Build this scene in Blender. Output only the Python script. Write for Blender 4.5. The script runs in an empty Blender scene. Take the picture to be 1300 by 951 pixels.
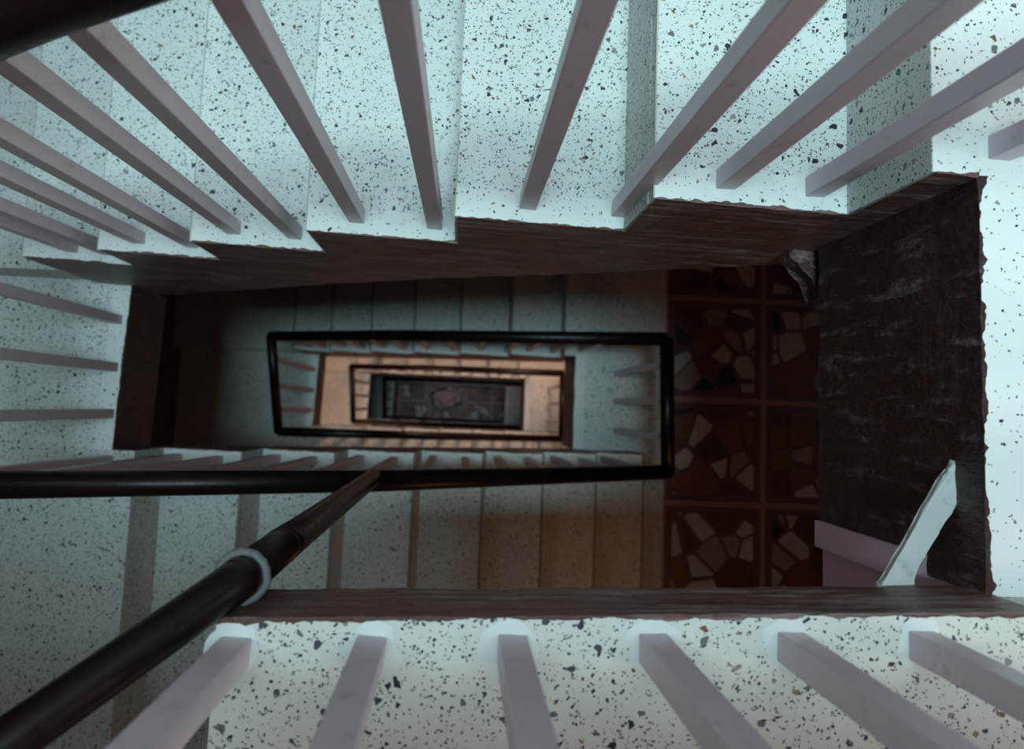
import bpy, bmesh, math, random
from mathutils import Vector, Matrix
from mathutils import noise as mnoise
random.seed(7)
SC = bpy.context.scene
COL = SC.collection
PI = math.pi

# ------------------------------------------------------------------ measures (metres)
CAM_Z = 0.756                 # eye above the upper right landing (level 0)
R = 0.18                      # riser
G = 0.26                      # going, upper flights
GB = 0.2537                   # going, lower flights
X0 = 0.498                    # first nosing of an upper flight
XB = -0.916                   # first nosing of a lower flight
XR = 0.55                     # well edge, right
XL = -0.973                   # well edge, left
STOREY = 16 * R
WALL_T, WALL_B, WALL_L, WALL_R = 1.35, -1.25, -1.87, 2.9
Z7, Z8 = -1.30, -1.449        # corner landing, left landing
SLAB_Z = 0.066
YT = lambda x: 0.2875 - 0.0294 * x       # well edge along the upper flight
YB = lambda x: -0.1739 - 0.017 * x       # well edge along the lower flight
XLE = lambda y: XL + 0.033 * y
YS = lambda x: -0.188 + 0.026 * x        # edge of the top slab

# ------------------------------------------------------------------ materials
def new_mat(name):
    m = bpy.data.materials.new(name); m.use_nodes = True
    nt = m.node_tree; b = nt.nodes['Principled BSDF']
    return m, nt, b

def N(nt, t, **kw):
    n = nt.nodes.new(t)
    for k, v in kw.items():
        setattr(n, k, v)
    return n

def coords(nt, scale=(1, 1, 1), rot=(0, 0, 0)):
    tc = N(nt, 'ShaderNodeTexCoord'); mp = N(nt, 'ShaderNodeMapping')
    mp.inputs['Scale'].default_value = scale; mp.inputs['Rotation'].default_value = rot
    nt.links.new(tc.outputs['Object'], mp.inputs['Vector'])
    return mp.outputs['Vector']

def noise(nt, vec, scale, detail=4, rough=.55):
    n = N(nt, 'ShaderNodeTexNoise'); n.inputs['Scale'].default_value = scale
    n.inputs['Detail'].default_value = detail; n.inputs['Roughness'].default_value = rough
    nt.links.new(vec, n.inputs['Vector'])
    return n.outputs['Fac']

def mth(nt, op, a, b=None, c=None):
    n = N(nt, 'ShaderNodeMath', operation=op)
    for i, v in enumerate((a, b, c)):
        if v is None: continue
        if isinstance(v, (int, float)): n.inputs[i].default_value = v
        else: nt.links.new(v, n.inputs[i])
    return n.outputs[0]

def ramp(nt, fac, stops, interp='LINEAR'):
    r = N(nt, 'ShaderNodeValToRGB'); cr = r.color_ramp; cr.interpolation = interp
    while len(cr.elements) < len(stops): cr.elements.new(.5)
    for e, (p, c) in zip(cr.elements, stops):
        e.position = p; e.color = (*c, 1)
    nt.links.new(fac, r.inputs[0])
    return r.outputs[0]

def mixc(nt, fac, a, b):
    n = N(nt, 'ShaderNodeMix', data_type='RGBA')
    for i, v in ((0, fac), (6, a), (7, b)):
        if isinstance(v, (int, float)): n.inputs[i].default_value = v
        elif isinstance(v, tuple): n.inputs[i].default_value = (*v, 1)
        else: nt.links.new(v, n.inputs[i])
    return n.outputs[2]

def bump(nt, b, h, strength, dist=.002):
    n = N(nt, 'ShaderNodeBump'); n.inputs['Strength'].default_value = strength
    n.inputs['Distance'].default_value = dist
    nt.links.new(h, n.inputs['Height']); nt.links.new(n.outputs[0], b.inputs['Normal'])

def terrazzo(name, base, amount, big=1.0):
    m, nt, b = new_mat(name)
    v = coords(nt)
    # warp so that the chips are angular but not regular
    w = N(nt, 'ShaderNodeTexNoise'); w.inputs['Scale'].default_value = 60; nt.links.new(v, w.inputs['Vector'])
    sub = N(nt, 'ShaderNodeVectorMath', operation='SCALE'); sub.inputs['Scale'].default_value = .006
    nt.links.new(w.outputs['Color'], sub.inputs[0])
    add = N(nt, 'ShaderNodeVectorMath', operation='ADD')
    nt.links.new(v, add.inputs[0]); nt.links.new(sub.outputs[0], add.inputs[1])
    col = mixc(nt, noise(nt, v, 6, 5), tuple(c * .86 for c in base), tuple(min(1, c * 1.08) for c in base))
    for sc, prob, edge in ((118 / big, .105 * amount, .10), (205 / big, .17 * amount, .10), (380 / big, .22 * amount, .08)):
        vo = N(nt, 'ShaderNodeTexVoronoi', feature='F1'); vo.inputs['Scale'].default_value = sc
        ve = N(nt, 'ShaderNodeTexVoronoi', feature='DISTANCE_TO_EDGE'); ve.inputs['Scale'].default_value = sc
        nt.links.new(add.outputs[0], vo.inputs['Vector']); nt.links.new(add.outputs[0], ve.inputs['Vector'])
        s = N(nt, 'ShaderNodeSeparateColor'); nt.links.new(vo.outputs['Color'], s.inputs[0])
        pick = mth(nt, 'LESS_THAN', s.outputs[0], prob)
        # each chip has its own size
        lim = mth(nt, 'MULTIPLY_ADD', s.outputs[2], .22, edge)
        inside = mth(nt, 'GREATER_THAN', ve.outputs['Distance'], lim)
        chip = ramp(nt, s.outputs[1], [(0, (.022, .028, .045)), (.38, (.05, .065, .075)), (.6, (.13, .16, .15)),
                                       (.74, (.25, .27, .25)), (.90, (.27, .20, .13)), (.975, (.20, .09, .05))], 'CONSTANT')
        col = mixc(nt, mth(nt, 'MULTIPLY', pick, inside), col, chip)
    nt.links.new(col, b.inputs['Base Color'])
    b.inputs['Roughness'].default_value = .5
    b.inputs['Specular IOR Level'].default_value = .3
    bump(nt, b, noise(nt, v, 70, 3), .12, .001)
    return m

def brown_paint(name, stretch, base=(.058, .026, .021), dust_gloss=(.23, .185, .17), amt=.54):
    m, nt, b = new_mat(name)
    v = coords(nt, stretch); v1 = coords(nt)
    st = noise(nt, v, 1, 6, .7)
    fac = ramp(nt, st, [(0, (0, 0, 0)), (amt - .05, (.03, .03, .03)), (amt + .07, (.75, .75, .75)), (1, (1, 1, 1))])
    blot = noise(nt, v1, 7, 4)
    f2 = mth(nt, 'MULTIPLY', fac, ramp(nt, blot, [(.32, (.35, .35, .35)), (.62, (1, 1, 1))]))
    c = mixc(nt, f2, base, dust_gloss)
    nt.links.new(c, b.inputs['Base Color'])
    nt.links.new(ramp(nt, st, [(.3, (.28, .28, .28)), (.7, (.55, .55, .55))]), b.inputs['Roughness'])
    h = mth(nt, 'ADD', mth(nt, 'MULTIPLY', st, .8), mth(nt, 'MULTIPLY', noise(nt, v1, 45, 4), .5))
    bump(nt, b, h, 1.0, .016)
    return m

def paint(name, c, rough=.4, var=.12, dirt=None):
    m, nt, b = new_mat(name)
    v = coords(nt)
    n = noise(nt, v, 14, 5)
    col = mixc(nt, n, tuple(x * (1 - var) for x in c), tuple(min(1, x * (1 + var)) for x in c))
    if dirt:
        d = ramp(nt, noise(nt, v, 38, 5, .65), [(.60, (0, 0, 0)), (.72, (.8, .8, .8))])
        col = mixc(nt, d, col, dirt)
    nt.links.new(col, b.inputs['Base Color'])
    b.inputs['Roughness'].default_value = rough
    bump(nt, b, noise(nt, v, 120, 3), .15, .0012)
    return m

def gloss(name, c, rough):
    m, nt, b = new_mat(name)
    v = coords(nt)
    col = mixc(nt, noise(nt, v, 22, 4), c, tuple(x * 1.8 for x in c))
    nt.links.new(col, b.inputs['Base Color'])
    nt.links.new(ramp(nt, noise(nt, v, 60, 4), [(.3, (rough,) * 3), (.75, (rough * 1.7,) * 3)]), b.inputs['Roughness'])
    b.inputs['Specular IOR Level'].default_value = .22
    bump(nt, b, noise(nt, v, 90, 3), .12, .001)
    return m

def mosaic(name):
    """broken-stone floor: square panels ruled by pale lines, irregular pieces in maroon mortar"""
    m, nt, b = new_mat(name)
    v = coords(nt)
    w = N(nt, 'ShaderNodeTexNoise'); w.inputs['Scale'].default_value = 4; nt.links.new(v, w.inputs['Vector'])
    s_ = N(nt, 'ShaderNodeVectorMath', operation='SCALE'); s_.inputs['Scale'].default_value = .02
    nt.links.new(w.outputs['Color'], s_.inputs[0])
    a_ = N(nt, 'ShaderNodeVectorMath', operation='ADD'); nt.links.new(v, a_.inputs[0]); nt.links.new(s_.outputs[0], a_.inputs[1])
    kw = []
    for f in ('F1', 'DISTANCE_TO_EDGE'):
        n = N(nt, 'ShaderNodeTexVoronoi', feature=f, voronoi_dimensions='2D'); n.inputs['Scale'].default_value = 8.6
        n.inputs['Randomness'].default_value = 1.0
        nt.links.new(a_.outputs[0], n.inputs['Vector']); kw.append(n)
    sp = N(nt, 'ShaderNodeSeparateColor'); nt.links.new(kw[0].outputs['Color'], sp.inputs[0])
    piece = ramp(nt, sp.outputs[0], [(0, (.62, .63, .61)), (.28, (.006, .007, .010)), (.44, (.26, .10, .04)), (.62, (.13, .05, .048)),
                                     (.74, (.40, .33, .30)), (.86, (.09, .05, .035))], 'CONSTANT')
    piece = mixc(nt, noise(nt, v, 30, 4), piece, mixc(nt, .65, piece, (.06, .05, .05)))
    grout = mixc(nt, noise(nt, v, 50, 5), (.085, .038, .044), (.19, .10, .11))
    lim = mth(nt, 'MULTIPLY_ADD', sp.outputs[2], .09, .045)
    col = mixc(nt, mth(nt, 'GREATER_THAN', kw[1].outputs['Distance'], lim), grout, piece)
    # panel lines
    sx = N(nt, 'ShaderNodeSeparateXYZ'); nt.links.new(v, sx.inputs[0])
    def line(o, off, pitch, wd):
        t = mth(nt, 'MODULO', mth(nt, 'ADD', o, 20 * pitch - off), pitch)
        return mth(nt, 'LESS_THAN', mth(nt, 'ABSOLUTE', mth(nt, 'SUBTRACT', t, pitch / 2)), wd)
    wide = mth(nt, 'MAXIMUM', line(sx.outputs[0], 1.498 + .25, .5, .048), line(sx.outputs[1], .585 + .2525, .505, .046))
    thin = mth(nt, 'MAXIMUM', line(sx.outputs[0], 1.498 + .25, .5, .013), line(sx.outputs[1], .585 + .2525, .505, .013))
    col = mixc(nt, wide, col, grout)
    col = mixc(nt, thin, col, (.36, .21, .20))
    nt.links.new(col, b.inputs['Base Color']); b.inputs['Roughness'].default_value = .45
    return m

M = {}
M['terrazzo'] = terrazzo('terrazzo', (.66, .72, .705), 1.0)
M['terrazzo_coarse'] = terrazzo('terrazzo_coarse', (.70, .72, .685), .95, .95)
M['terrazzo_worn'] = terrazzo('terrazzo_worn', (.70, .745, .73), .6)
M['terrazzo_edge'] = terrazzo('terrazzo_edge', (.72, .775, .765), .28)
M['terrazzo_riser'] = terrazzo('terrazzo_riser', (.62, .67, .65), 1.1)
M['brown_x_lit'] = brown_paint('brown_paint_along_lit', (4, 50, 55), base=(.125, .060, .050), dust_gloss=(.36, .31, .29))  # same paint as the beam, lightened: gloss reflection put into base and streaks
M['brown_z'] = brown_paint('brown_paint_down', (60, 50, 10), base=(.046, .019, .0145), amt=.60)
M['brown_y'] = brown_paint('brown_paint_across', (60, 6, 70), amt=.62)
M['cement'] = paint('pale_cement', (.70, .755, .742), .55, .06, (.58, .60, .57))
M['brown_fillet'] = brown_paint('brown_paint_dusty', (30, 60, 60), amt=.55)
M['lilac'] = paint('lilac_gloss_paint', (.64, .555, .625), .36, .07, (.46, .40, .42))
M['pink'] = paint('pink_wall_paint', (.66, .46, .60), .42, .06)
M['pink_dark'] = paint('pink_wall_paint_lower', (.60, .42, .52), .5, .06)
M['pipe'] = gloss('dark_brown_pipe', (.0065, .0026, .0025), .26)
M['white_ring'] = paint('grey_white_putty', (.13, .145, .145), .6, .4, (.05, .04, .038))
M['plaster'] = paint('pale_plaster', (.50, .545, .53), .75, .18, (.33, .34, .32))
M['nosing'] = paint('dark_nosing', (.20, .185, .16), .6, .3)
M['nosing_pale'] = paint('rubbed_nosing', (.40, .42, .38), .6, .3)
M['mosaic'] = mosaic('crazy_mosaic')
M['wall'] = paint('wall_paint', (.40, .33, .30), .7, .1)
M['dado'] = paint('wall_dado_paint', (.07, .035, .02), .5, .15)
M['soffit'] = paint('soffit_paint', (.42, .36, .37), .7, .1)
M['cloth'] = paint('pink_cloth', (.55, .40, .48), .8, .25)
M['ground'] = paint('dark_ground_tiles', (.10, .075, .06), .5, .3)

# ------------------------------------------------------------------ object helpers
def link(o, parent=None):
    COL.objects.link(o)
    if parent is not None: o.parent = parent
    return o

def thing(name, label, cat, loc=(0, 0, 0), group=None):
    o = bpy.data.objects.new(name, None); COL.objects.link(o)
    o.empty_display_size = .1
    o.location = loc; o['label'] = label; o['category'] = cat
    if group: o['group'] = group
    return o

def obj(name, bm, mats, parent=None, smooth=False):
    """mesh given in world coordinates; made local to the parent (parents carry only a location)"""
    off = Vector(parent.location) if parent is not None else Vector()
    p = parent
    while p is not None and p.parent is not None:
        p = p.parent; off += Vector(p.location)
    bmesh.ops.translate(bm, verts=bm.verts, vec=-off)
    bmesh.ops.recalc_face_normals(bm, faces=bm.faces)
    me = bpy.data.meshes.new(name); bm.to_mesh(me); bm.free()
    if not isinstance(mats, (list, tuple)): mats = [mats]
    for m in mats: me.materials.append(m)
    if smooth:
        for f in me.polygons: f.use_smooth = True
    return link(bpy.data.objects.new(name, me), parent)

def struct(name, bm, mats):
    o = obj(name, bm, mats); o['kind'] = 'structure'; return o

def prism(bm, poly, z0, z1, mat=0):
    """vertical prism over a plan polygon; returns faces"""
    lo = [bm.verts.new((x, y, z0)) for x, y in poly]; hi = [bm.verts.new((x, y, z1)) for x, y in poly]
    fs = [bm.faces.new(hi), bm.faces.new(lo[::-1])]
    n = len(poly)
    for i in range(n):
        fs.append(bm.faces.new((lo[i], lo[(i + 1) % n], hi[(i + 1) % n], hi[i])))
    for f in fs: f.material_index = mat
    return fs

def box(bm, x0, x1, y0, y1, z0, z1, mat=0):
    return prism(bm, [(x0, y0), (x1, y0), (x1, y1), (x0, y1)], z0, z1, mat)

def bevel_edges(bm, w, seg=2):
    bmesh.ops.bevel(bm, geom=[e for e in bm.edges], offset=w, segments=seg, profile=.6, affect='EDGES', clamp_overlap=True)

def tube(bm, pts, r, n=20, cap=True):
    pts = [Vector(p) for p in pts]; rings = []
    for i, p in enumerate(pts):
        if i == 0: t = pts[1] - p
        elif i == len(pts) - 1: t = p - pts[i - 1]
        else: t = (pts[i + 1] - p).normalized() + (p - pts[i - 1]).normalized()
        t.normalize()
        up = Vector((0, 0, 1)) if abs(t.z) < .9 else Vector((1, 0, 0))
        a = t.cross(up).normalized(); b = a.cross(t).normalized()
        # widen mitres so the pipe keeps its section round the bend
        k = 1.0
        if 0 < i < len(pts) - 1:
            d = (pts[i + 1] - p).normalized().dot((p - pts[i - 1]).normalized())
            k = 1 / max(.72, math.sqrt((1 + d) / 2))
        rings.append([bm.verts.new(p + (a * math.cos(2 * PI * j / n) * k + b * math.sin(2 * PI * j / n)) * r) for j in range(n)])
    for q in range(len(rings) - 1):
        for j in range(n):
            bm.faces.new((rings[q][j], rings[q][(j + 1) % n], rings[q + 1][(j + 1) % n], rings[q + 1][j]))
    if cap:
        bm.faces.new(rings[0][::-1]); bm.faces.new(rings[-1])

def rounded(pts, rad=.05, n=5):
    """polyline with its inner corners rounded"""
    pts = [Vector(p) for p in pts]; out = [pts[0]]
    for i in range(1, len(pts) - 1):
        a, p, b = pts[i - 1], pts[i], pts[i + 1]
        u = (a - p); v = (b - p); k = min(rad, u.length * .45, v.length * .45)
        s, e = p + u.normalized() * k, p + v.normalized() * k
        for j in range(n + 1):
            t = j / n
            out.append(s * (1 - t) ** 2 + p * 2 * t * (1 - t) + e * t * t)
    out.append(pts[-1]); return out

def skirt(bm, top, bot, out, step=.005, lip=.004, rough=.0022, rows=8, mat=0, thick=.018):
    """painted face hung between the polyline ends top[0]-top[1] and bot[0]-bot[1]: rough surface,
    uneven brushed edge lapping onto the terrazzo (away from 'out', the outward normal)"""
    t0, t1, b0, b1 = map(Vector, (*top, *bot)); out = Vector(out)
    n = max(2, int((t1 - t0).length / step))
    grid = []
    for i in range(n + 1):
        s = i / n; T = t0.lerp(t1, s); B = b0.lerp(b1, s); colv = []
        q3 = T * 1.0 + Vector((3.1, 1.7, .3))
        w1 = mnoise.noise(q3 * 9); w2 = mnoise.noise(q3 * 38); w3 = mnoise.noise(q3 * 120)
        L = lip * (.35 + .7 * w1 + .8 * w2 + .6 * w3)
        drop = -.0015 * max(0, w2)
        L = max(L, -.0015)
        colv.append(bm.verts.new(T - out * L + Vector((0, 0, .0009))))
        colv.append(bm.verts.new(T + out * (.002 + rough * .6 * (w1 + w2)) + Vector((0, 0, .0007 + drop))))
        for r in range(1, rows + 1):
            q = r / rows; P = T.lerp(B, q)
            k = mnoise.noise(P * 14) + .6 * mnoise.noise(P * 45)
            colv.append(bm.verts.new(P + out * (.002 + rough * k)))
        colv.append(bm.verts.new(B - out * thick))
        colv.append(bm.verts.new(T - out * thick + Vector((0, 0, -.012))))
        grid.append(colv)
    for i in range(n):
        for r in range(len(grid[0]) - 1):
            f = bm.faces.new((grid[i][r], grid[i][r + 1], grid[i + 1][r + 1], grid[i + 1][r])); f.material_index = mat

# ------------------------------------------------------------------ builders
def tread(parent, name, x0, x1, ye, yo, z, side):
    """one terrazzo tread x0..x1 from the well edge ye(x) to the wall yo; a plain cement margin along the well"""
    bm = bmesh.new(); e = .045 * side; th = .028
    xs = [x0, x1]
    # main field and margin, sharing an edge
    a = [(x0, ye(x0) + e), (x1, ye(x1) + e), (x1, yo), (x0, yo)]
    m_ = [(x0, ye(x0)), (x1, ye(x1)), (x1, ye(x1) + e), (x0, ye(x0) + e)]
    if side < 0: a = a[::-1]; m_ = m_[::-1]
    prism(bm, a, z - th, z, 0); prism(bm, m_, z - th, z, 1)
    return obj(name, bm, [M['terrazzo'], M['terrazzo_edge']], parent)

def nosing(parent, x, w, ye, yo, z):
    # thin darker front edge of a tread, worn on the near upper flight; w < 0 runs back to the left of x
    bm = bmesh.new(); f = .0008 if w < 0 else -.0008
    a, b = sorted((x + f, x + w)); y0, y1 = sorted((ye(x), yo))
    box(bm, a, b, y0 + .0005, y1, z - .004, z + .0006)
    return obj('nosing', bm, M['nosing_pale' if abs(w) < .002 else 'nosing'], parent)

def riser(parent, x, ye, yo, z0, z1, depth=.02, side=1):
    bm = bmesh.new()
    p = [(x, ye(x)), (x + depth, ye(x)), (x + depth, yo), (x, yo)]
    if side < 0: p = p[::-1]
    prism(bm, p, z0, z1)
    if side < 0:                       # lower flights: foot pushed out, shaped to stand in for shade below the nosing
        for v in bm.verts:
            if v.co.z < (z0 + z1) / 2 and v.co.x > x + depth / 2: v.co.x += .013
    return obj('riser', bm, M['terrazzo_riser'], parent)

def flight_body(parent, pts_top, pts_bot, ye, yo, side):
    """concrete waist under the steps"""
    bm = bmesh.new()
    prof = pts_top + pts_bot[::-1]
    A = [bm.verts.new((x, ye(x) + .022 * side, z)) for x, z in prof]; B = [bm.verts.new((x, yo, z)) for x, z in prof]
    bm.faces.new(A); bm.faces.new(B[::-1]); n = len(prof)
    for i in range(n): bm.faces.new((A[i], A[(i + 1) % n], B[(i + 1) % n], B[i]))
    return obj('soffit', bm, M['soffit'], parent)

def upper_flight(z, label, fine):
    t = thing('stair_flight', label, 'stairs', (X0, .3, z))
    lv = [0] + [-R * k for k in range(1, 7)] + [Z7]
    for k in range(1, 7):
        tread(t, 'tread', X0 - G * k, X0 - G * (k - 1), YT, WALL_T, z + lv[k], 1)
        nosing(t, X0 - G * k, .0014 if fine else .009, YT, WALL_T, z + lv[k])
    for k in range(0, 7):
        riser(t, X0 - G * k - .0006, YT, WALL_T, z + lv[k + 1], z + lv[k] - .0285 * (k > 0) - .001, side=1)
    # soffit line
    def sof(x):
        pts = [(XR, -.494), (.38, -.628), (-.165, -.985), (-.95, -1.634), (-1.2, -1.80)]
        for (xa, za), (xb, zb) in zip(pts, pts[1:]):
            if x >= xb: return z + za + (zb - za) * (x - xa) / (xb - xa)
        return z + pts[-1][1]
    top = [(X0 - .0, z - .03)]
    for k in range(0, 7):
        xr = X0 - G * k + .02
        top += [(xr, z + lv[k] - .03), (xr, z + lv[k + 1] - .03)]
    top = top[1:]
    xend = X0 - G * 6 + .02
    flight_body(t, top, [(X0 + .02, sof(X0) + .004), (xend, sof(xend) + .004)], YT, WALL_T, 1)
    bm = bmesh.new(); st = .005 if fine else .06
    nrm = Vector((-.0294, -1, 0)).normalized()
    P = lambda x, zz: (x, YT(x), zz)
    segs = [(XR, X0, 0)] + [(X0 - G * (k - 1), X0 - G * k, lv[k]) for k in range(1, 7)] + [(X0 - G * 6, XLE(.3) - .0, lv[7])]
    for i_, (a, b, l) in enumerate(segs):
        b += .004; a += .004 * (i_ > 0)
        skirt(bm, (P(a, z + l), P(b, z + l)), (P(a, sof(a)), P(b, sof(b))), nrm, st, .0045 if fine else .003, .0022 if fine else .001, 10 if fine else 3)
    s = obj('stringer', bm, M['brown_x_lit'], t, smooth=False); s['label'] = 'dark brown painted stringer facing the well'
    return t

def lower_flight(z, label, fine):
    t = thing('stair_flight', label, 'stairs', (XB, -.3, z + Z8))
    lv = [Z8 - R * k * (STOREY + Z8) / (8 * R) for k in range(0, 9)]
    for k in range(1, 8):
        tread(t, 'tread', XB + GB * (k - 1), XB + GB * k, YB, WALL_B, z + lv[k], -1)
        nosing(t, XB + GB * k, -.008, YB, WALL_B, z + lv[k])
    for k in range(0, 8):
        riser(t, XB + GB * k - .0194, YB, WALL_B, z + lv[k + 1], z + lv[k] - .0285 * (k > 0) - .001, side=-1)
    xe = XB + GB * 7
    sof = lambda x: z + Z8 - .27 + (x - XB) * (-STOREY - .30 - Z8 + .27) / (xe - XB)
    top = []
    for k in range(0, 8):
        xr = XB + GB * k - .02
        top += [(xr, z + lv[k] - .03), (xr, z + lv[k + 1] - .03)]
    flight_body(t, top, [(XB - .02, sof(XB) + .004), (xe - .02, sof(xe) + .004)], YB, WALL_B, -1)
    bm = bmesh.new(); st = .005 if fine else .06
    nrm = Vector((.017, 1, 0)).normalized()
    P = lambda x, zz: (x, YB(x), zz)
    segs = [(XLE(-.16), XB, Z8)] + [(XB + GB * (k - 1), XB + GB * k, lv[k]) for k in range(1, 8)]
    for i_, (a, b, l) in enumerate(segs):
        b -= .004; a -= .004 * (i_ > 0)
        skirt(bm, (P(a, z + l), P(b, z + l)), (P(a, sof(a)), P(b, sof(b))), nrm, st, .003 if fine else .003, .0015, 5 if fine else 3)
    s = obj('stringer', bm, M['brown_x_lit'], t); s['label'] = 'dark brown painted stringer facing the well'
    return t

def left_landing(z, label, fine):
    t = thing('stair_landing', label, 'landing', (-1.4, 0, z + Z8))
    ys = .325
    bm = bmesh.new()
    e = .05
    # main landing field and its margin along the well
    prism(bm, [(WALL_L, WALL_B), (XB, WALL_B), (XB, YB(XB)), (XLE(YB(XL)) , YB(XL)), (XLE(YB(XL)) - e, YB(XL)), (XLE(ys) - e, ys), (WALL_L, ys)], z + Z8 - .03, z + Z8, 0)
    prism(bm, [(XLE(YB(XL)) - e, YB(XL)), (XLE(YB(XL)), YB(XL)), (XLE(ys), ys), (XLE(ys) - e, ys)], z + Z8 - .03, z + Z8, 1)
    obj('landing_top', bm, [M['terrazzo'], M['terrazzo_edge']], t)
    bm = bmesh.new()
    xe = X0 - G * 6
    prism(bm, [(WALL_L, ys), (xe, ys), (xe, WALL_T), (WALL_L, WALL_T)], z + Z7 - .03, z + Z7)
    obj('corner_step', bm, M['terrazzo'], t)
    bm = bmesh.new(); prism(bm, [(WALL_L, ys + .001), (XLE(ys), ys + .001), (XLE(ys), ys + .02), (WALL_L, ys + .02)], z + Z8, z + Z7 - .0305)
    obj('riser', bm, M['terrazzo_riser'], t)
    bm = bmesh.new()
    box(bm, WALL_L, XL - .03, WALL_B, ys + .02, z + Z8 - .25, z + Z8 - .0305)
    box(bm, WALL_L, xe + .019, ys + .021, WALL_T, z + Z8 - .25, z + Z7 - .0305)
    obj('slab', bm, M['soffit'], t)
    bm = bmesh.new()
    ya, yb = YB(XL), YT(XL)
    skirt(bm, ((XLE(ya), ya, z + Z8), (XLE(yb), yb, z + Z8)), ((XLE(ya), ya, z + Z8 - .255), (XLE(yb), yb, z + Z8 - .255)),
          (1, -.033, 0), .006 if fine else .06, .003, .0015, 5 if fine else 3)
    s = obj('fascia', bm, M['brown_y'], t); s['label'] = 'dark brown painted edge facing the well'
    return t

def right_landing(z, label, fine, top=False):
    """terrazzo margin between the well and the mosaic floor, on a painted beam"""
    t = thing('stair_landing', label, 'landing', (.75, 0, z))
    xb_end = XB + GB * 7
    xm = 1.0
    bm = bmesh.new(); e = .05
    yt, yb = YT(XR), (YS(XR) if top else YB(XR))
    prism(bm, [(XR + e, yb), (xm, yb), (xm, yt), (XR + e, yt)], z - .03, z, 0)
    prism(bm, [(XR, yb), (XR + e, yb), (XR + e, yt), (XR, yt)], z - .03, z, 1)
    prism(bm, [(X0, YT(X0) + .045), (XR, YT(XR) + .045), (xm, YT(XR) + .045), (xm, WALL_T), (X0, WALL_T)], z - .03, z, 0)
    prism(bm, [(X0, YT(X0)), (XR, yt), (xm, yt), (xm, yt + .045), (XR, yt + .045), (X0, YT(X0) + .045)], z - .03, z, 1)
    if not top:
        prism(bm, [(xb_end, WALL_B), (xm, WALL_B), (xm, yb), (xb_end, YB(xb_end))], z - .03, z, 0)
    obj('landing_top', bm, [M['terrazzo_worn'] if top else M['terrazzo'], M['terrazzo_edge']], t)
    bm = bmesh.new()
    box(bm, XR + .021, xm, (yb if not top else -.6), yt, z - .36, z - .0305)
    box(bm, X0 + .021, xm, yt + .001, WALL_T, z - .30, z - .0305)
    obj('slab', bm, M['soffit'], t)
    ysplit = YS(XR) if top else YB(XR)
    bm = bmesh.new()
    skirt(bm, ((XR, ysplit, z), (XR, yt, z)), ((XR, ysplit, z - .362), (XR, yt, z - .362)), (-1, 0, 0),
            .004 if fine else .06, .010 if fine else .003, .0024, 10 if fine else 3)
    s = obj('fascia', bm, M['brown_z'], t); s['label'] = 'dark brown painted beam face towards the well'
    if top:
        # lump of paint-covered cement rounding the inner corner under the flight
        bm = bmesh.new()
        arc = [(.512, .257), (.535, .2455), (.5536, .2280), (.5640, .199), (.568, .175), (.585, .175), (.585, .276), (.512, .276)]
        prism(bm, arc[::-1], z - .43, z - .385)
        bevel_edges(bm, .007, 3)
        s = obj('corner_fillet', bm, M['brown_fillet'], t); s['label'] = 'rounded dusty cement lump in the corner'
        bm = bmesh.new()
        prof = [(XR - .008, z - .3635), (XR - .008, z - .12), (XR + .006, z - .062), (XR + .019, z - .062), (XR + .019, z - .3635)]
        A = [bm.verts.new((x, -.1885, zz)) for x, zz in prof]; B = [bm.verts.new((x, -.150, zz)) for x, zz in prof]
        bm.faces.new(A); bm.faces.new(B[::-1])
        for i in range(5): bm.faces.new((A[i], A[(i + 1) % 5], B[(i + 1) % 5], B[i]))
        s = obj('beam_corner', bm, M['pink'], t); s['label'] = 'lilac pink painted corner strip of the beam'
        bm = bmesh.new()
        box(bm, XR + .004, XR + .019, -.6, -.189, z - .362, z - .10)
        s = obj('beam_face', bm, M['pink_dark'], t); s['label'] = 'pink painted beam face under the slab'
    return t

BAL = .026
def baluster(parent, x, y, z0, z1, rz=0, skew=(0, 0), patch=False):
    bm = bmesh.new(); h = BAL / 2
    box(bm, -h, h, -h, h, 0, z1 - z0)
    bevel_edges(bm, .0018, 2)
    for v in bm.verts:
        t = v.co.z / (z1 - z0); 
    bmesh.ops.rotate(bm, verts=bm.verts, cent=(0, 0, 0), matrix=Matrix.Rotation(rz, 3, 'Z'))
    for v in bm.verts:
        t = v.co.z / (z1 - z0); v.co.x += skew[0] * t; v.co.y += skew[1] * t
    bmesh.ops.translate(bm, verts=bm.verts, vec=(x, y, z0))
    o = obj('baluster', bm, M['lilac'], parent)
    if patch:                                   # cement smoothed round the foot
        pm = bmesh.new(); n = 22; rings = []
        for k, (r, h_) in enumerate(((.026, .0002), (.0185, .0016), (.0, .0022))):
            rings.append([pm.verts.new((x + math.cos(2 * PI * j / n) * r * (.92 + .5 * mnoise.noise(Vector((x * 60 + math.cos(2 * PI * j / n), math.sin(2 * PI * j / n), y * 9)))),
                                        min(y + .026, max(y - .026, y + math.sin(2 * PI * j / n) * r)), z0 + .004 + h_)) for j in range(n)] if r else [pm.verts.new((x, y, z0 + .004 + h_))])
        for j in range(n):
            i = (j + 1) % n
            pm.faces.new((rings[0][j], rings[0][i], rings[1][i], rings[1][j])); pm.faces.new((rings[1][j], rings[1][i], rings[2][0]))
        obj('foot_patch', pm, M['cement'], o)
    return o

RAIL = .026
def handrail(parent, pts, r=RAIL, rad=.06):
    bm = bmesh.new(); tube(bm, rounded(pts, rad), r, 24)
    return obj('handrail', bm, M['pipe'], parent, smooth=True)

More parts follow.
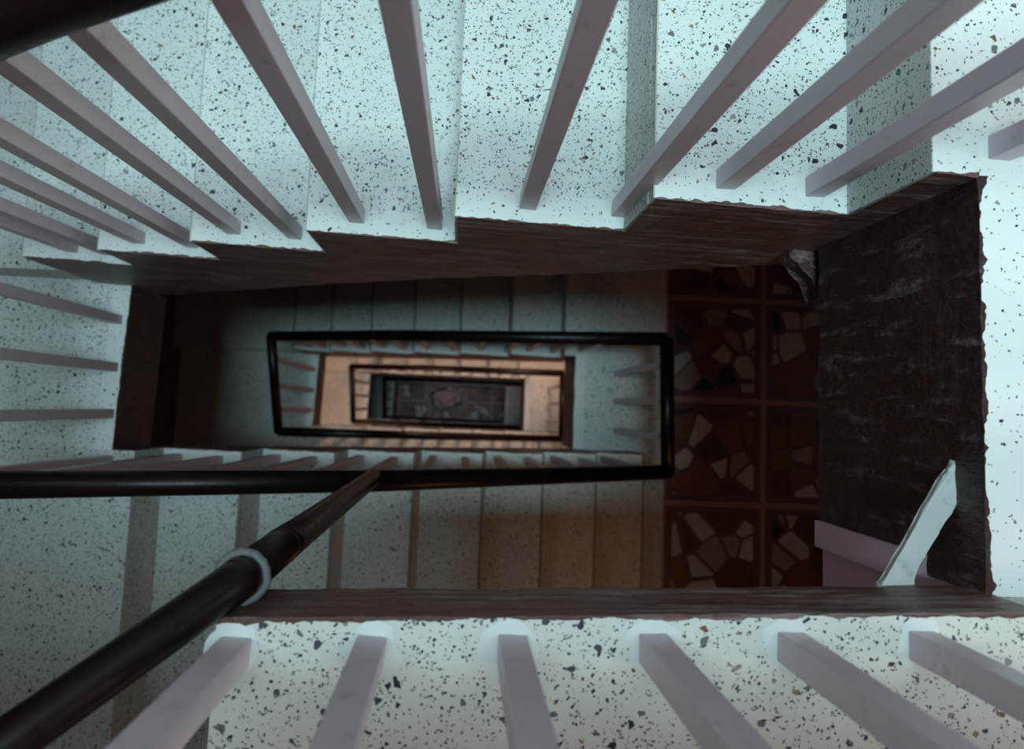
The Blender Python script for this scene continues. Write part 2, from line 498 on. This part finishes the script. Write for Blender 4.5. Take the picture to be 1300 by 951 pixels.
def lerp(a, b, t): return a + (b - a) * t
def on_line(pts, x):
    for (xa, ya, za), (xb, yb, zb) in zip(pts, pts[1:]):
        if min(xa, xb) - 1e-6 <= x <= max(xa, xb) + 1e-6:
            t = (x - xa) / (xb - xa); return lerp(ya, yb, t), lerp(za, zb, t)
    return pts[-1][1], pts[-1][2]

# corners of the ring of handrails over one storey, relative to its level 0
C_TR = (.762, .285, .875)         # over the right landing, top
C_TL = (-1.0, .330, -.31)         # top left, end of the upper flight
C_BL = (-1.0, -.172, -.605)       # bottom left, start of the lower flight
J_B = (-.20, -.185, -1.085)       # joint on the lower flight
C_BR = (.762, -.207, -1.955)      # bottom right of the next storey
UP_LINE = [C_TL, (-.34, .320, .150), C_TR]
FEET_UP = [(.573, 0), (.453, 1), (.333, 1), (.231, 2), (.089, 2), (-.059, 3), (-.195, 3), (-.34, 4), (-.459, 4), (-.60, 5), (-.715, 5), (-.86, 6), (-.945, 6)]

def shift(p, z): return (p[0], p[1], p[2] + z)

def rails(z, words, top=False):
    t = thing('stair_railing', words['up'], 'railing', (0, .33, z))
    line = [shift(p, z) for p in UP_LINE]
    handrail(t, line)
    for x, k in FEET_UP:
        zz = z - R * k; y, zr = on_line(line, x)
        baluster(t, x, YT(x) + .032, zz - .004, zr - RAIL * .8, random.uniform(-.06, .06), (random.uniform(-.004, .004), y - YT(x) - .032), top)
    t = thing('landing_railing', words['left'], 'railing', (-1, .1, z + Z8))
    a, b = shift(C_TL, z), shift(C_BL, z)
    handrail(t, [a, b])
    for y in (.213, .077, -.055):
        s = (y - a[1]) / (b[1] - a[1])
        baluster(t, -.993, y, z + Z8 - .004, lerp(a[2], b[2], s) - RAIL * .8, random.uniform(-.04, .04), (-.004, random.uniform(-.006, .006)))
    t = thing('stair_railing', words['low'], 'railing', (0, -.2, z + Z8))
    line = [shift(C_BL, z), shift(J_B, z), shift(C_BR, z)]
    handrail(t, line)
    drop = (STOREY + Z8) / 8
    feet = [(-.985, 0)] + [(XB + GB * (k - 1) + d, k) for k in range(1, 8) for d in (.058, .180)]
    for x, k in feet:
        if x > .745: continue
        y, zr = on_line(line, x)
        yf = YB(x) - .028
        baluster(t, x, yf, z + Z8 - drop * k - .004, zr - RAIL * .8, random.uniform(-.06, .06), (random.uniform(-.004, .004), y - yf))

def landing_rail(z, label):
    t = thing('landing_railing', label, 'railing', (.76, .05, z))
    a, b = (C_TR[0], C_TR[1], C_TR[2] + z), (C_BR[0], C_BR[1], C_BR[2] + STOREY + z)
    handrail(t, [a, b])
    for y in (.19, .055, -.085):
        s = (y - a[1]) / (b[1] - a[1])
        baluster(t, .755, y, z - .004, lerp(a[2], b[2], s) - RAIL * .8, 0, (.007, 0))

# ------------------------------------------------------------------ storeys
NUM = ['top', 'second', 'third', 'fourth']
N_ST = 4
for s in range(N_ST):
    z = -STOREY * s
    fine = s == 0
    if s == 0:
        upper_flight(z, 'nearest speckled white terrazzo steps descending leftwards across the upper edge', True)
        left_landing(z, 'nearest speckled terrazzo landing at left edge, one step below its corner', True)
        lower_flight(z, 'grey terrazzo steps descending rightwards below the dark pipe, fading into warm light', True)
        right_landing(z, 'nearest terrazzo landing at right edge on a dark brown painted beam', True, True)
        rails(z, {'up': 'nearest row of lilac square balusters standing on the upper white steps',
                  'left': 'three lilac balusters standing on the near left terrazzo landing',
                  'low': 'dark round handrail crossing the picture left to right over the lower flight'}, True)
        landing_rail(z, 'lilac balusters with dark rail along the near right landing')
    else:
        w = ['', 'one storey below', 'two storeys below', 'three storeys below'][s]
        tone = ['', 'dim teal', 'warm peach lit', 'dark'][s]
        upper_flight(z, tone + ' terrazzo flight on the upper side of the well, ' + w, False)
        left_landing(z, tone + ' terrazzo landing at the left end of the well, ' + w, False)
        lower_flight(z, tone + ' terrazzo flight on the lower side of the well, ' + w, False)
        right_landing(z, tone + ' terrazzo landing strip at the right end of the well, ' + w, False)
        rails(z, {'up': 'dark handrail and balusters on the upper side of the well, ' + w,
                  'left': 'short dark rail across the left end of the well, ' + w,
                  'low': 'dark handrail and balusters on the lower side of the well, ' + w})
        landing_rail(z, 'short dark rail across the right end of the well, ' + w)

# mosaic lobby floors beside the right landings
for s in range(0, N_ST + 1):
    z = -STOREY * s
    bm = bmesh.new(); box(bm, 1.0005, WALL_R, WALL_B, WALL_T, z - .30, z)
    struct('floor' if s == 0 else 'floor.%03d' % s, bm, [M['mosaic']])

# ------------------------------------------------------------------ the slab edge below the viewer
t = thing('floor_slab', 'thick speckled terrazzo slab edge along the bottom with brown painted front', 'slab', (.4, -.6, SLAB_Z))
bm = bmesh.new(); e = .03
xa, xb = -.205, 1.0
prism(bm, [(xa, WALL_B), (xb, WALL_B), (xb, YS(xb) - e), (xa, YS(xa) - e)], SLAB_Z - .03, SLAB_Z, 0)
prism(bm, [(xa, YS(xa) - e), (xb, YS(xb) - e), (xb, YS(xb)), (xa, YS(xa))], SLAB_Z - .03, SLAB_Z, 1)
obj('slab_top', bm, [M['terrazzo_coarse'], M['terrazzo_coarse']], t)
bm = bmesh.new(); prism(bm, [(xa + .001, WALL_B), (XR - .022, WALL_B), (XR - .022, YS(XR) - .022), (xa + .001, YS(xa) - .022)], SLAB_Z - .10, SLAB_Z - .0305)
obj('slab_core', bm, M['soffit'], t)
bm = bmesh.new()
nrm = Vector((-.026, 1, 0)).normalized()
skirt(bm, ((xa, YS(xa), SLAB_Z), (.556, YS(.556), SLAB_Z)), ((xa, YS(xa), SLAB_Z - .102), (.556, YS(.556), SLAB_Z - .102)), nrm, .005, .0045, .0018, 7)
s_ = obj('fascia', bm, M['brown_x_lit'], t); s_['label'] = 'dark brown brushed paint on the slab front'
bm = bmesh.new(); prism(bm, [(.558, YS(.558) - .018), (1.0, YS(1.0) - .018), (1.0, YS(1.0) - .0005), (.558, YS(.558) - .0005)], .0005, SLAB_Z - .0305)
obj('riser', bm, M['terrazzo_riser'], t)

t = thing('landing_railing', 'lilac balusters standing along the terrazzo slab at the bottom edge', 'railing', (.3, -.22, SLAB_Z))
handrail(t, [(-.195, -.215, .935), (.762, -.207, .925)])
for i, x in enumerate((-.187, -.070, .055, .183, .311, .436)):
    baluster(t, x, YS(x) - .027, SLAB_Z - .004, .91, random.uniform(-.1, .1), (random.uniform(-.004, .004), 0), True)

# vertical pipe rising from the lower handrail past the slab end
t = thing('pipe_post', 'thick dark brown pipe rising from the handrail past the slab end', 'pipe', (-.195, -.163, -1.08))
PR = .0203
bm = bmesh.new(); tube(bm, [(-.202, -.176, -1.085), (-.197, -.166, -.2), (-.1935, -.1625, .035)], PR, 32)
obj('pipe', bm, M['pipe'], t, smooth=True)
bm = bmesh.new(); tube(bm, rounded([(-.1935, -.1625, .02), (-.193, -.1625, .052), (-.290, -.2345, .128), (-.62, -.48, .385)], .02, 6), PR * .95, 32)
s_ = obj('bent_pipe', bm, M['pipe'], t, smooth=True); s_['label'] = 'upper length of the pipe leaning away to the lower left'
bm = bmesh.new(); tube(bm, [(-.197, -.1655, -.185), (-.1964, -.1648, -.105)], PR * 1.02, 32)
tube(bm, [(-.1966, -.165, -.128), (-.1965, -.165, -.122)], PR * 1.035, 32)
s_ = obj('coupling', bm, M['pipe'], t); s_['label'] = 'sleeve joint on the pipe'
bm = bmesh.new()
n = 48
prof = [(.0195, -.005), (.0250, -.004), (.0262, 0), (.0252, .003), (.0225, .0045), (.0195, .004)]
rings = []
for j in range(n):
    a = 2 * PI * j / n; k = 1 + random.uniform(-.03, .03)
    rings.append([bm.verts.new((-.1935 + math.cos(a) * r * k, -.1625 + math.sin(a) * r * k, .036 + zz)) for r, zz in prof])
for j in range(n):
    for q in range(len(prof)):
        bm.faces.new((rings[j][q], rings[(j + 1) % n][q], rings[(j + 1) % n][(q + 1) % len(prof)], rings[j][(q + 1) % len(prof)]))
s_ = obj('collar', bm, M['white_ring'], t, smooth=True); s_['label'] = 'pale putty ring round the pipe'

# pale bar bridging the corner between right beam and slab front
t = bmesh.new()
A = [(.5524, -.0313), (.5545, -.0802), (.5455, -.0915), (.5412, -.0942), (.5054, -.1509), (.4963, -.1653), (.5005, -.1765), (.4599, -.1775), (.4615, -.1725), (.4724, -.1600), (.531, -.0612)]
prism(t, A[::-1], -.053, -.044)
bevel_edges(t, .0015, 2)
bmesh.ops.subdivide_edges(t, edges=[e for e in t.edges if e.calc_length() > .03], cuts=6)
for v in t.verts: v.co += Vector((random.uniform(-1, 1), random.uniform(-1, 1), random.uniform(-1, 1))) * .0009
b_ = obj('corner_brace', t, M['plaster'])
b_['label'] = 'pale rough plastered bar set diagonally across the right corner of the well'; b_['category'] = 'brace'

# ------------------------------------------------------------------ walls
ZT, ZB = 5.4, -STOREY * N_ST - .3
bm = bmesh.new(); box(bm, WALL_L - .2, WALL_R + .2, WALL_T + .001, WALL_T + .2, ZB, ZT); struct('wall_back', bm, [M['wall']])
bm = bmesh.new(); box(bm, WALL_L - .2, WALL_R + .2, WALL_B - .2, WALL_B - .001, ZB, ZT); struct('wall_front', bm, [M['wall']])
bm = bmesh.new(); box(bm, WALL_L - .2, WALL_L - .001, WALL_B, WALL_T, ZB, ZT); struct('wall_left', bm, [M['dado']])
bm = bmesh.new(); box(bm, WALL_R + .001, WALL_R + .2, WALL_B, WALL_T, ZB, ZT); struct('wall_right', bm, [M['wall']])
bm = bmesh.new(); box(bm, WALL_L, 1.0, WALL_B, WALL_T, -STOREY * N_ST - .3, -STOREY * N_ST - .001); struct('floor.%03d' % (N_ST + 1), bm, [M['mosaic']])

# unseen ceiling added over the viewer's floor, its opening placed to shade left and front
bm = bmesh.new(); box(bm, WALL_L, WALL_R, WALL_B, -.15, 2.3, 2.45); box(bm, WALL_L, -.75, -.15, WALL_T, 2.3, 2.45); box(bm, 1.65, WALL_R, -.15, WALL_T, 2.3, 2.45)
struct('ceiling', bm, [M['soffit']])

# crumpled pink cloth on the ground floor
bm = bmesh.new(); bmesh.ops.create_icosphere(bm, subdivisions=4, radius=1)
for v in bm.verts:
    d = 1 + .45 * mnoise.noise(v.co * 2.3) + .2 * mnoise.noise(v.co * 6)
    v.co = Vector((v.co.x * .22 * d, v.co.y * .15 * d, max(0, v.co.z * .12 * d)))
gz = -STOREY * N_ST
bmesh.ops.translate(bm, verts=bm.verts, vec=(-.25, .12, gz))
c_ = obj('cloth_bundle', bm, M['cloth'], smooth=True); c_['label'] = 'small blurred pink bundle far down at the bottom of the well'; c_['category'] = 'bundle'

# ------------------------------------------------------------------ light
w = bpy.data.worlds.new('World'); SC.world = w; w.use_nodes = True
w.node_tree.nodes['Background'].inputs[0].default_value = (.54, .82, .87, 1)
w.node_tree.nodes['Background'].inputs[1].default_value = .17
def area(name, loc, tgt, sx, sy, power, col):
    l = bpy.data.lights.new(name, 'AREA'); l.shape = 'RECTANGLE'; l.size = sx; l.size_y = sy; l.energy = power; l.color = col
    o = bpy.data.objects.new(name, l); COL.objects.link(o); o.location = loc
    o.rotation_euler = (Vector(tgt) - Vector(loc)).to_track_quat('-Z', 'Y').to_euler()
def point(name, loc, power, col, r=.08):
    l = bpy.data.lights.new(name, 'POINT'); l.energy = power; l.color = col; l.shadow_soft_size = r
    o = bpy.data.objects.new(name, l); COL.objects.link(o); o.location = loc
area('skylight', (-.05, -.10, 5.2), (-.05, -.10, 0), 1.6, 1.0, 290, (.65, .94, 1.0))
area('room_fill', (2.7, -.5, 1.45), (.3, -.1, .2), 1.0, 1.0, 23, (1.0, .94, .90))  # fill added from the right to lift slab and balusters, no window built
area('stair_fill', (-1.75, .45, 1.6), (.4, .25, .1), .8, .8, 5, (1.0, .97, .97))  # unseen fill added on the left for the side faces of the balusters
area('lobby_fill', (2.75, .2, -STOREY + 1.5), (1.2, 0, -STOREY), 1.0, .9, .4, (.86, .94, 1.0))  # cool fill added to offset the orange on the mosaic, no opening here
WARM = (1.0, .40, .11)
point('lamp_first', (.95, -1.02, -1.45), 2.6, WARM, .10)
point('lamp_second', (.55, 1.0, -STOREY - .65), 75, (1.0, .62, .42), .3)
point('lamp_second_left', (-1.55, -.7, -STOREY + Z8 - .7), 46, (1.0, .62, .42), .3)
point('ground_fill', (-.2, .6, -STOREY * N_ST + 1.6), 5, (1.0, .85, .8), .2)  # fill added to brighten the pink bundle, not a fitted lamp

# ------------------------------------------------------------------ camera
cd = bpy.data.cameras.new('Camera'); cam = bpy.data.objects.new('Camera', cd); COL.objects.link(cam)
ax = ((.99698039, .04371936, .06417726), (.03759209, -.99488502, .09375841), (-.06794805, .09106274, .99352435))
wv = lambda v: Vector((sum(a * b for a, b in zip(v, ax[0])), sum(a * b for a, b in zip(v, ax[1])), -sum(a * b for a, b in zip(v, ax[2]))))
r_, u_, b_ = wv((1, 0, 0)), wv((0, -1, 0)), wv((0, 0, -1))
cam.matrix_world = Matrix(((r_.x, u_.x, b_.x, 0), (r_.y, u_.y, b_.y, 0), (r_.z, u_.z, b_.z, CAM_Z), (0, 0, 0, 1)))
cd.sensor_fit = 'HORIZONTAL'; cd.sensor_width = 36; cd.lens = 949.03 / 1300 * 36
cd.shift_y = -45.5 / 1300
cd.clip_start = .02
cd.dof.use_dof = True; cd.dof.focus_distance = .98; cd.dof.aperture_fstop = 4.5
SC.camera = cam
SC.view_settings.view_transform = 'Standard'; SC.view_settings.look = 'None'
SC.view_settings.gamma = 1; SC.view_settings.use_curve_mapping = False
SC.view_settings.exposure = 0
